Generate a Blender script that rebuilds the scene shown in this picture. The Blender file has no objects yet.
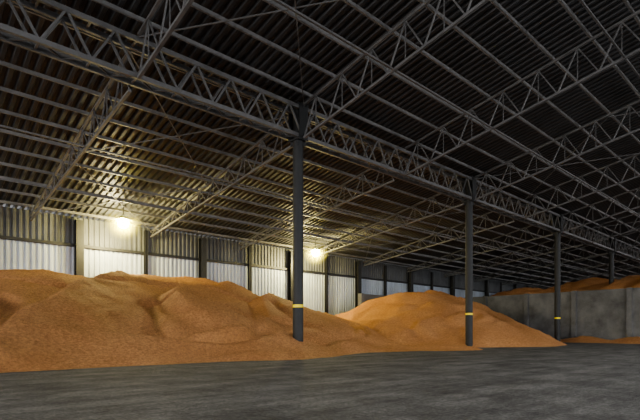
import bpy, math, random
from mathutils import Vector, noise
random.seed(4)
C=bpy.context.scene.collection

# ---------------- materials ----------------
def mat(name, col, rough=0.7, metal=0.0, noise_scale=None, var=0.25, bump=0.0, bscale=None, col2=None, streak=None):
    m=bpy.data.materials.new(name); m.use_nodes=True
    nt=m.node_tree; b=nt.nodes['Principled BSDF']
    b.inputs['Roughness'].default_value=rough; b.inputs['Metallic'].default_value=metal
    b.inputs['Base Color'].default_value=(*col,1)
    tc=nt.nodes.new('ShaderNodeTexCoord')
    src=tc.outputs['Object']
    if streak:
        mp=nt.nodes.new('ShaderNodeMapping'); mp.inputs['Scale'].default_value=streak
        nt.links.new(src,mp.inputs[0]); src=mp.outputs[0]
    if noise_scale:
        n=nt.nodes.new('ShaderNodeTexNoise'); n.inputs['Scale'].default_value=noise_scale; n.inputs['Detail'].default_value=8
        n.inputs['Roughness'].default_value=0.65
        nt.links.new(src,n.inputs['Vector'])
        r=nt.nodes.new('ShaderNodeValToRGB')
        r.color_ramp.elements[0].position=0.3; r.color_ramp.elements[1].position=0.7
        c2=col2 or tuple(c*(1-var) for c in col)
        r.color_ramp.elements[0].color=(*c2,1); r.color_ramp.elements[1].color=(*[min(1,c*(1+var)) for c in col],1)
        nt.links.new(n.outputs['Fac'],r.inputs[0]); nt.links.new(r.outputs[0],b.inputs['Base Color'])
    if bump:
        n2=nt.nodes.new('ShaderNodeTexNoise'); n2.inputs['Scale'].default_value=bscale or 10; n2.inputs['Detail'].default_value=6
        nt.links.new(tc.outputs['Object'],n2.inputs['Vector'])
        bp=nt.nodes.new('ShaderNodeBump'); bp.inputs['Strength'].default_value=bump; bp.inputs['Distance'].default_value=0.1
        nt.links.new(n2.outputs['Fac'],bp.inputs['Height']); nt.links.new(bp.outputs[0],b.inputs['Normal'])
    return m
M_steel=mat('dark_painted_steel',(0.016,0.017,0.018),0.6,0.0,1.5,0.3)
M_truss=mat('truss_steel',(0.12,0.12,0.122),0.5,0.1,1.0,0.3)
M_purlin=mat('purlin_steel',(0.18,0.18,0.18),0.5,0.1,0.6,0.3)
M_roof=mat('corrugated_roof_sheet',(0.046,0.048,0.052),0.5,0.1,0.35,0.35)
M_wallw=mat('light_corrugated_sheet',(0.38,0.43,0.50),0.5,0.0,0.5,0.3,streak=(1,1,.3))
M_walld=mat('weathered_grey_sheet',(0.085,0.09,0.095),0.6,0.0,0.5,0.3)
M_conc=mat('stained_concrete',(0.15,0.15,0.147),0.9,0,0.5,0.4,0.4,6)
M_yellow=mat('yellow_paint',(0.85,0.68,0.02),0.5,0,3,0.1)
M_body=mat('lamp_housing_grey',(0.12,0.12,0.12),0.5,0.3,3,0.1)

def grain_mat(name,col):
    m=bpy.data.materials.new(name); m.use_nodes=True
    nt=m.node_tree; b=nt.nodes['Principled BSDF']; b.inputs['Roughness'].default_value=0.75
    b.inputs['Specular IOR Level'].default_value=0.12
    tc=nt.nodes.new('ShaderNodeTexCoord')
    n=nt.nodes.new('ShaderNodeTexNoise'); n.inputs['Scale'].default_value=8; n.inputs['Detail'].default_value=10; n.inputs['Roughness'].default_value=0.95
    n3=nt.nodes.new('ShaderNodeTexNoise'); n3.inputs['Scale'].default_value=0.35; n3.inputs['Detail'].default_value=4
    for q in (n,n3): nt.links.new(tc.outputs['Object'],q.inputs['Vector'])
    r=nt.nodes.new('ShaderNodeValToRGB')
    r.color_ramp.elements[0].position=0.38; r.color_ramp.elements[1].position=0.6
    r.color_ramp.elements[0].color=(col[0]*.42,col[1]*.34,col[2]*.3,1)
    r.color_ramp.elements[1].color=(min(1,col[0]*1.3),col[1]*1.35,col[2]*1.5,1)
    nt.links.new(n.outputs['Fac'],r.inputs[0])
    r2=nt.nodes.new('ShaderNodeValToRGB')
    r2.color_ramp.elements[0].position=0.35; r2.color_ramp.elements[1].position=0.65
    r2.color_ramp.elements[0].color=(.88,.83,.76,1); r2.color_ramp.elements[1].color=(1,1,1,1)
    nt.links.new(n3.outputs['Fac'],r2.inputs[0])
    mx=nt.nodes.new('ShaderNodeMix'); mx.data_type='RGBA'; mx.blend_type='MULTIPLY'; mx.inputs[0].default_value=1
    nt.links.new(r.outputs[0],mx.inputs[6]); nt.links.new(r2.outputs[0],mx.inputs[7])
    nt.links.new(mx.outputs[2],b.inputs['Base Color'])
    bp=nt.nodes.new('ShaderNodeBump'); bp.inputs['Strength'].default_value=1.0; bp.inputs['Distance'].default_value=0.22
    nt.links.new(n.outputs['Fac'],bp.inputs['Height']); nt.links.new(bp.outputs[0],b.inputs['Normal'])
    return m
M_grain=grain_mat('corn_grain',(0.95,0.425,0.175))

# ---------------- mesh helpers ----------------
class MB:
    def __init__(s): s.v=[];s.f=[];s.m=[]
    def beam(s,a,b,w,h,mi=0,up=Vector((0,0,1))):
        a=Vector(a);b=Vector(b);d=(b-a)
        if d.length<1e-6:return
        d.normalize()
        if abs(d.dot(up))>0.98: up=Vector((0,1,0))
        r=d.cross(up).normalized(); u=r.cross(d).normalized()
        i=len(s.v)
        for p in (a,b):
            for sx,sy in ((-1,-1),(1,-1),(1,1),(-1,1)):
                s.v.append(p+r*(sx*w/2)+u*(sy*h/2))
        for q in ((0,3,2,1),(4,5,6,7),(0,1,5,4),(1,2,6,5),(2,3,7,6),(3,0,4,7)):
            s.f.append([i+k for k in q]); s.m.append(mi)
    def box(s,x0,x1,y0,y1,z0,z1,mi=0):
        i=len(s.v)
        for z in (z0,z1):
            for x,y in ((x0,y0),(x1,y0),(x1,y1),(x0,y1)): s.v.append(Vector((x,y,z)))
        for q in ((0,3,2,1),(4,5,6,7),(0,1,5,4),(1,2,6,5),(2,3,7,6),(3,0,4,7)):
            s.f.append([i+k for k in q]); s.m.append(mi)
    def cyl(s,cx,cy,prof,n=24,mi=0,axis='z',cap=True,mis=None):
        i=len(s.v)
        for r,z in prof:
            for k in range(n):
                a=2*math.pi*k/n
                s.v.append(Vector((cx+r*math.cos(a),cy+r*math.sin(a),z)))
        for j in range(len(prof)-1):
            for k in range(n):
                k2=(k+1)%n
                s.f.append([i+j*n+k,i+j*n+k2,i+(j+1)*n+k2,i+(j+1)*n+k]); s.m.append(mis[j] if mis else mi)
        if cap:
            s.f.append([i+k for k in range(n)][::-1]); s.m.append(mi)
            s.f.append([i+(len(prof)-1)*n+k for k in range(n)]); s.m.append(mi)
    def mesh(s,name,mats):
        me=bpy.data.meshes.new(name); me.from_pydata([tuple(v) for v in s.v],[],s.f)
        for m in mats: me.materials.append(m)
        me.polygons.foreach_set('material_index',s.m); me.update()
        return me
    def obj(s,name,mats,loc=(0,0,0)):
        o=bpy.data.objects.new(name,s.mesh(name,mats)); o.location=loc; C.objects.link(o); return o

# ---------------- layout ----------------
EYE=1.325; TH=math.atan(515/471)
YC=20.0; YW=40.0; X1=16.65; BAY=18.0
XA,XB=-32,205
SL=(13.8-10.06)/20.0
def roofz(y): return 13.95-SL*(abs(y)-20)
YR=-8

# ---- floor ----
m=bpy.data.materials.new('worn_asphalt_floor'); m.use_nodes=True
nt=m.node_tree;b=nt.nodes['Principled BSDF'];b.inputs['Roughness'].default_value=0.8
b.inputs['Specular IOR Level'].default_value=0.3
tc=nt.nodes.new('ShaderNodeTexCoord')
def nz(scale,det,rough,sc=None,rot=0):
    n=nt.nodes.new('ShaderNodeTexNoise'); n.inputs['Scale'].default_value=scale;n.inputs['Detail'].default_value=det;n.inputs['Roughness'].default_value=rough
    mp=nt.nodes.new('ShaderNodeMapping'); mp.inputs['Scale'].default_value=sc or (1,1,1); mp.inputs['Rotation'].default_value=(0,0,rot)
    nt.links.new(tc.outputs['Object'],mp.inputs[0]); nt.links.new(mp.outputs[0],n.inputs['Vector']); return n
def ramp(n,p0,p1,c0,c1):
    r=nt.nodes.new('ShaderNodeValToRGB'); e=r.color_ramp.elements
    e[0].position=p0;e[1].position=p1;e[0].color=(*c0,1);e[1].color=(*c1,1); nt.links.new(n.outputs['Fac'],r.inputs[0]); return r
def mult(a,bb):
    x=nt.nodes.new('ShaderNodeMix');x.data_type='RGBA';x.blend_type='MULTIPLY';x.inputs[0].default_value=1
    nt.links.new(a,x.inputs[6]);nt.links.new(bb,x.inputs[7]);return x.outputs[2]
na=nz(0.6,9,0.8); ra=ramp(na,.38,.62,(0.08,0.078,0.075),(0.2,0.195,0.188))
nb=nz(1.0,6,0.75,(0.15,1.3,1),0.3); rb=ramp(nb,.38,.62,(0.62,0.62,0.62),(1.15,1.15,1.14))
nc=nz(12,8,0.95); rc=ramp(nc,.4,.6,(0.3,0.3,0.3),(1.5,1.5,1.5))
o=mult(mult(ra.outputs[0],rb.outputs[0]),rc.outputs[0])
nt.links.new(o,b.inputs['Base Color'])
bp=nt.nodes.new('ShaderNodeBump');bp.inputs['Strength'].default_value=0.8;bp.inputs['Distance'].default_value=0.05
nt.links.new(nc.outputs['Fac'],bp.inputs['Height']);nt.links.new(bp.outputs[0],b.inputs['Normal'])
fb=MB(); fb.box(XA-20,XB,-60,YW+0.6,-0.3,0); fb.obj('floor',[m])

# ---- corrugated sheet ----
def corr(name,P0,du,dv,nrm,L,H,per,dep,mats):
    v=[];f=[]
    P0=Vector(P0);du=Vector(du);dv=Vector(dv);nrm=Vector(nrm)
    n=int(L/per); pts=[]
    for i in range(n):
        for fr,d in ((0,0),(0.35,0),(0.5,1),(0.85,1)):
            pts.append(((i+fr)*per,d*dep))
    pts.append((n*per,0))
    for (u,d) in pts:
        v.append(P0+du*u+nrm*d); v.append(P0+du*u+nrm*d+dv*H)
    for i in range(len(pts)-1):
        f.append([2*i,2*i+2,2*i+3,2*i+1])
    me=bpy.data.meshes.new(name); me.from_pydata([tuple(p) for p in v],[],f)
    for q in mats: me.materials.append(q)
    ob=bpy.data.objects.new(name,me); C.objects.link(ob); return ob
sl=Vector((0,1,-SL)).normalized(); slen=(YW+0.8)*math.sqrt(1+SL*SL)
nr=Vector((0,SL,1)).normalized()
corr('ceiling',(XA,0,roofz(0)+0.1),(1,0,0),sl,nr,XB-XA,slen,0.45,0.13,[M_roof])
corr('ceiling_rear_slope',(XA,0,roofz(0)+0.1),(1,0,0),Vector((0,-1,-SL)).normalized(),Vector((0,-SL,1)).normalized(),XB-XA,-YR*math.sqrt(1+SL*SL),0.45,0.13,[M_roof])
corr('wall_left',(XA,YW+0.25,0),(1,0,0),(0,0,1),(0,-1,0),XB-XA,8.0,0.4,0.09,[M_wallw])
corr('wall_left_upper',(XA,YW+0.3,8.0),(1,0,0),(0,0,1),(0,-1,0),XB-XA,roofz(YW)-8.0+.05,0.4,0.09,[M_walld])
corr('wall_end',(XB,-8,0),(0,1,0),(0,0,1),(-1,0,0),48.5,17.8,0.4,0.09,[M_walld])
t=MB(); t.box(XA,XB,YW-0.05,YW+0.15,7.9,8.12); t.obj('trim_wall_rail',[M_steel])

# ---- purlins ----
pb=MB(); y=1.0
while y<YW:
    z=roofz(y)-0.08
    pb.box(XA,XB,y-0.025,y+0.025,z-0.15,z); pb.box(XA,XB,y-0.025,y+0.07,z-0.17,z-0.14)
    y+=1.8
pb.obj('roof_purlins',[M_purlin])

# ---- transverse trusses ----
tr=MB()
def ch_top(y): return roofz(y)-0.42
def ch_bot(y):
    if y>=YC: return roofz(y)-(2.2-1.4*(y-YC)/(YW-YC))
    return roofz(y)-2.2
def segtruss(y0,y1,n):
    for s in (0,):
        tr.beam((0,y0,ch_top(y0)),(0,y1,ch_top(y1)),0.13,0.11)
        tr.beam((0,y0,ch_bot(y0)),(0,y1,ch_bot(y1)),0.13,0.11)
        for i in range(n):
            a=y0+(y1-y0)*i/n; c=y0+(y1-y0)*(i+1)/n; mid=(a+c)/2
            tr.beam((0,a,ch_bot(a)),(0,mid,ch_top(mid)),0.06,0.06)
            tr.beam((0,mid,ch_top(mid)),(0,c,ch_bot(c)),0.06,0.06)
            tr.beam((0,mid,ch_top(mid)),(0,mid,ch_bot(mid)),0.04,0.04)
segtruss(YC+0.5,YW-0.2,10); segtruss(0,YC-0.5,10)
tr.beam((0,0,ch_top(0)),(0,YR,ch_top(0)+SL*YR),0.15,0.13)
tr.beam((0,0,ch_bot(0)),(0,YR,ch_bot(0)+SL*YR),0.15,0.13)
tmesh=tr.mesh('roof_truss',[M_truss])
x=X1-5*BAY/2
while x<XB:
    o=bpy.data.objects.new('roof_truss',tmesh); o.location=(x,0,0); C.objects.link(o); x+=BAY/2

# ---- horizontal roof bracing ----
br=MB()
xx=X1-2*BAY
while xx<XB-10:
    for (ya,yb) in ((20.5,30),(30,39.5),(10,19.5),(0.5,10)):
        br.beam((xx,ya,ch_top(ya)-.1),(xx+9,yb,ch_top(yb)-.1),0.05,0.05)
        br.beam((xx,yb,ch_top(yb)-.1),(xx+9,ya,ch_top(ya)-.1),0.05,0.05)
    xx+=27
for yy in (6.7,13.3,26.5,33):
    br.beam((XA,yy,ch_bot(yy)),(XB,yy,ch_bot(yy)),0.08,0.08)
br.obj('roof_bracing',[M_truss])

# ---- longitudinal box truss along column row ----
lt=MB(); zt=13.5; zb=11.95
for yy in (YC-0.35,YC+0.35):
    lt.beam((XA,yy,zt),(XB,yy,zt),0.14,0.2); lt.beam((XA,yy,zb),(XB,yy,zb),0.14,0.2)
    x=X1-3*BAY
    while x<XB-1.8:
        lt.beam((x,yy,zb),(x+.9,yy,zt),0.08,0.09); lt.beam((x+.9,yy,zt),(x+1.8,yy,zb),0.08,0.09)
        x+=1.8
x=X1-3*BAY
while x<XB:
    lt.beam((x,YC-.35,zb),(x+.9,YC+.35,zb),.06,.06); lt.beam((x+.9,YC+.35,zb),(x+1.8,YC-.35,zb),.06,.06)
    lt.beam((x,YC-.35,zt),(x,YC+.35,zt),.08,.08); lt.beam((x,YC-.35,zb),(x,YC+.35,zb),.08,.08)
    x+=1.8
lt.obj('longitudinal_roof_truss',[M_truss])

# ---- main columns (reach the top chord) ----
cm=MB(); R=0.29
cm.cyl(0,0,[(R,0),(R,2.62),(R+.006,2.62),(R+.006,2.78),(R,2.78),(R,zb-.1),(R,zt+.1)],28,mis=[0,0,1,0,0,0])
cm.box(-.5,.5,-.5,.5,0,.05); cm.box(-.36,.36,-.45,.45,zb-.2,zb-.12); cm.box(-.4,.4,-.48,.48,zt+.1,zt+.2)
for yy in (-.46,.46): cm.box(-.3,.3,yy-.03,yy+.03,zb-.12,zt+.1)
for a in range(4):
    ca,sa=math.cos(a*math.pi/2+.785),math.sin(a*math.pi/2+.785)
    cm.beam((ca*.28,sa*.28,zb-.3),(ca*.42,sa*.42,zb-.3),0.03,0.3)
me=cm.mesh('steel_column',[M_steel,M_yellow])
for k in range(-2,10):
    o=bpy.data.objects.new('steel_column',me); o.location=(X1+BAY*k,YC,0); C.objects.link(o)

# ---- wall posts ----
def ibeam(w):
    q=MB(); H=roofz(YW)-.3
    q.box(-w/2,w/2,-w/2,-w/2+.05,0,H); q.box(-w/2,w/2,w/2-.05,w/2,0,H); q.box(-.03,.03,-w/2,w/2,0,H)
    q.box(-w*.7,w*.7,-w*.7,w*.7,0,.05)
    q.box(-w/2,w/2,-w/2,w/2,H-.05,H)
    for z in (3,6,8): q.box(-w/2,w/2,-w/2,w/2,z,z+.03)
    return q.mesh('wall_post',[M_steel])
big=ibeam(.55); small=ibeam(.28)
k=-6
while 10.9+5.3*k<XB:
    b_=(k%2==0)
    o=bpy.data.objects.new('wall_post',big if b_ else small); o.location=(10.9+5.3*k,YW-(.32 if b_ else .2),0); C.objects.link(o); k+=1

# ---- concrete retaining walls ----
XT=61.9
def cwall_x(name,x0,y0,y1,h):
    q=MB(); n=max(1,round((y1-y0)/6)); w=(y1-y0)/n
    for i in range(n):
        a=y0+i*w
        for j in range(3):
            q.box(x0+.02*((i+j)%2),x0+.35,a+.02,a+w-.02,j*h/3,(j+1)*h/3-.03)
        q.box(x0+.04,x0+.3,a,a+w,0,h-.04)
    for i in range(n+1):
        q.box(x0-.35,x0+.5,y0+i*w-.25,y0+i*w+.25,0,h+.12)
    q.box(x0-.05,x0+.4,y0,y1,h-.02,h+.08)
    return q.obj(name,[M_conc])
cwall_x('concrete_retaining_wall',XT,-1.8,39.0,6.1)
q=MB()
x=42.3
while x<XT-1:
    q.box(x+.02,x+4.88,38.8,39.1,0,5.8); q.box(x-.2,x+.2,38.6,39.2,0,5.9); x+=4.9
q.box(42.3,61.8,38.75,39.15,5.75,5.85)
q.obj('concrete_side_wall',[M_conc])

# ---- grain heaps ----
def fbm(x,y,s,o=4):
    return noise.fractal(Vector((x*s,y*s,1.7)),1.0,2.1,o)
def heap(name,x0,x1,y0,y1,step,cones,seed=0,det=1.0,k=0.35,slope=.37):
    nx=int((x1-x0)/step)+1; ny=int((y1-y0)/step)+1
    v=[];hs=[]
    for j in range(ny):
        for i in range(nx):
            x=x0+i*step;y=y0+j*step
            wx=x+.9*fbm(x+seed,y,0.13,2); wy=y+.9*fbm(x,y+50+seed,0.13,2)
            vals=[]
            for (cx,cy,H,sx,sy,rr) in cones:
                d=math.sqrt(((wx-cx)/sx)**2+((wy-cy)/sy)**2+rr*rr)-rr
                vals.append(H-slope*d)
            vals.sort(reverse=True)
            a=vals[0]
            if len(vals)>1:
                b2=vals[1]; hh=max(k-(a-b2),0)/k; a=a+hh*hh*k*0.25
            w1=noise.noise(Vector((wx*.11,wy*.11,seed)))
            ph=wy*.22+wx*.1+1.2*w1
            st=ph-math.floor(ph); stp=(st/.8 if st<.8 else (1-st)/.2)
            ph2=wx*.17-wy*.12+.9*noise.noise(Vector((wx*.1,wy*.13,seed+9)))
            s2=ph2-math.floor(ph2); stp2=(s2/.2 if s2<.2 else (1-s2)/.8)
            cr=abs(noise.noise(Vector((wx*.15+seed,wy*.24,3.3))))
            edge=min(1,max(0,a/1.2))
            m1=max(0,min(1,.5+1.4*noise.noise(Vector((x*.09,y*.09,seed+5)))))
            a+= det*edge*(0.36*min(cr,0.12)/0.12-.28 + .85*(stp-.5)*m1 + .8*(stp2-.5)*(1-m1)) + 0.08*fbm(x,y,.9,3)*edge + .1*fbm(x+7,y+seed,.22,2)
            a+=0.025*random.uniform(-1,1)
            a=max(a,-0.15)
            hs.append(a); v.append((x,y,a))
    f=[]
    for j in range(ny-1):
        for i in range(nx-1):
            q=[j*nx+i,j*nx+i+1,(j+1)*nx+i+1,(j+1)*nx+i]
            if max(hs[t] for t in q)>-0.04: f.append(q)
    me=bpy.data.meshes.new(name); me.from_pydata(v,[],f); me.materials.append(M_grain)
    for p in me.polygons: p.use_smooth=True
    o=bpy.data.objects.new(name,me); C.objects.link(o)
    return o
heap('grain_heap',-16,38,9,39.0,0.16,[
 (-6,33,4.3,1.2,1,3),(1.5,33,4.2,1,1,3),(8,33,5.0,1,1,3),(13,33.3,5.3,1.2,1,3),(17.5,33.5,5.0,1.2,.95,3),
 (21.5,33,4.2,1.3,1,2.5),(0,25,2.6,1.2,1,1.5),(6,25,2.3,1.2,1,2),(12,26,1.7,1.3,1,2),(18,27,1.2,1.4,1,2),(25,22,.35,2.2,1.6,2),(3,21,1.0,1.7,1,1.5),(14,19.5,.3,2.2,1.5,1.5)],seed=3,slope=.41)
heap('grain_heap',24,61.5,6,38.5,0.2,[
 (43,32,5.6,1,1,2.5),(47.5,32,5.9,.9,.9,2),(39,29,3.7,1.1,1,2),(35,24,.8,1.5,1,2),(40,22.5,1.0,1.5,1,2),(30,19.5,.3,2.2,1.3,2)],seed=21,slope=.43,det=.7)
heap('grain_heap',44,61.5,2,30,0.25,[
 (60.5,13,.8,1.2,1.8,1),(60.5,20,.7,1,1.5,1),(60.5,6,.8,1.2,1.5,1)],seed=40,det=.4)
heap('grain_heap',62.6,110,-4,39,0.4,[
 (76,34,8.2,1,1,3),(80,25,9.4,1,1,3),(76,17,9.0,1,1,3),(76,9,9.5,1,1,3),(74,2,8.6,1,1,3)],seed=60,det=.6)

# ---- lamps ----
M_em=bpy.data.materials.new('sodium_lamp_glass'); M_em.use_nodes=True
nt=M_em.node_tree; bs=nt.nodes['Principled BSDF']; bs.inputs['Base Color'].default_value=(1,.85,.4,1)
bs.inputs['Emission Color'].default_value=(1,.85,.24,1); bs.inputs['Emission Strength'].default_value=300
M_hz=bpy.data.materials.new('lamp_halo_volume'); M_hz.use_nodes=True  # yellow glare halo round each lamp, put in as a scattering volume
nt=M_hz.node_tree; nt.nodes.remove(nt.nodes['Principled BSDF'])
vs=nt.nodes.new('ShaderNodeVolumeScatter'); vs.inputs['Color'].default_value=(1,.93,.2,1)
tc=nt.nodes.new('ShaderNodeTexCoord'); gr=nt.nodes.new('ShaderNodeTexGradient'); gr.gradient_type='QUADRATIC_SPHERE'
mp=nt.nodes.new('ShaderNodeMapping'); mp.inputs['Scale'].default_value=(1/1.45,)*3
ml=nt.nodes.new('ShaderNodeMath'); ml.operation='MULTIPLY'; ml.inputs[1].default_value=1.1
nt.links.new(tc.outputs['Object'],mp.inputs[0]); nt.links.new(mp.outputs[0],gr.inputs[0]); nt.links.new(gr.outputs['Fac'],ml.inputs[0])
nt.links.new(ml.outputs[0],vs.inputs['Density']); nt.links.new(vs.outputs[0],nt.nodes['Material Output'].inputs['Volume'])
def lampmesh():
    q=MB()
    q.cyl(0,0,[(.06,.5),(.14,.46),(.3,.4),(.55,.28),(.6,.22),(.58,.22),(.3,.34)],24,mi=0,cap=False)
    n=10
    prof=[(max(.001,.38*math.sin(math.pi*i/n)),-.38*math.cos(math.pi*i/n)) for i in range(n+1)]
    q.cyl(0,0,prof,24,mi=1,cap=False)
    q.beam((0,0,.45),(0,0,1.28),.06,.06); q.box(-.12,.12,-.12,.12,1.24,1.3)
    return q.mesh('floodlight',[M_body,M_em])
lme=lampmesh()
hz=MB(); n=16
hz.cyl(0,0,[(max(.001,1.44*math.sin(math.pi*i/n)),-1.44*math.cos(math.pi*i/n)) for i in range(n+1)],32,cap=False)
hme=hz.mesh('lamp_halo',[M_hz])  # ball that carries the imitated lamp glare
for (lx,ly,lz) in ((12.95,36,9.42),(32.3,36,9.38)):
    o=bpy.data.objects.new('floodlight',lme); o.location=(lx,ly,lz); C.objects.link(o)
    ld=bpy.data.lights.new('wall_fill_light','POINT'); ld.energy=2400; ld.color=(1,.84,.4); ld.shadow_soft_size=.2  # added fill light, set off from the lamp to brighten the wall
    lo=bpy.data.objects.new('wall_fill_light',ld); lo.location=(0,1.9,-.7); C.objects.link(lo); lo.parent=o
    h=bpy.data.objects.new('lamp_halo',hme); C.objects.link(h); h.parent=o

# unseen area light added at the near end, models the heaps sideways
gd=bpy.data.lights.new('added_side_light','AREA'); gd.shape='RECTANGLE'; gd.size=22; gd.size_y=9; gd.energy=9000; gd.color=(1,.97,.93)
go=bpy.data.objects.new('added_side_light',gd); go.location=(XA+1,20,6); go.rotation_euler=(math.pi/2,0,-math.pi/2); C.objects.link(go)

# ---- world : overcast daylight entering by the side left unbuilt to let it in ----
w=bpy.data.worlds.new('overcast_sky'); bpy.context.scene.world=w; w.use_nodes=True
w.node_tree.nodes['Background'].inputs[0].default_value=(.98,.985,1,1)
w.node_tree.nodes['Background'].inputs[1].default_value=3.2

# ---- camera ----
cd=bpy.data.cameras.new('camera'); cam=bpy.data.objects.new('camera',cd); C.objects.link(cam)
cam.location=(0,0,EYE); cam.rotation_euler=(math.pi/2,0,TH-math.pi/2)
cd.sensor_width=36; cd.lens=471/640*36; cd.shift_y=(331-210)/640; cd.clip_end=600
bpy.context.scene.camera=cam
bpy.context.scene.view_settings.view_transform='AgX'
bpy.context.scene.view_settings.look='AgX - Medium High Contrast'
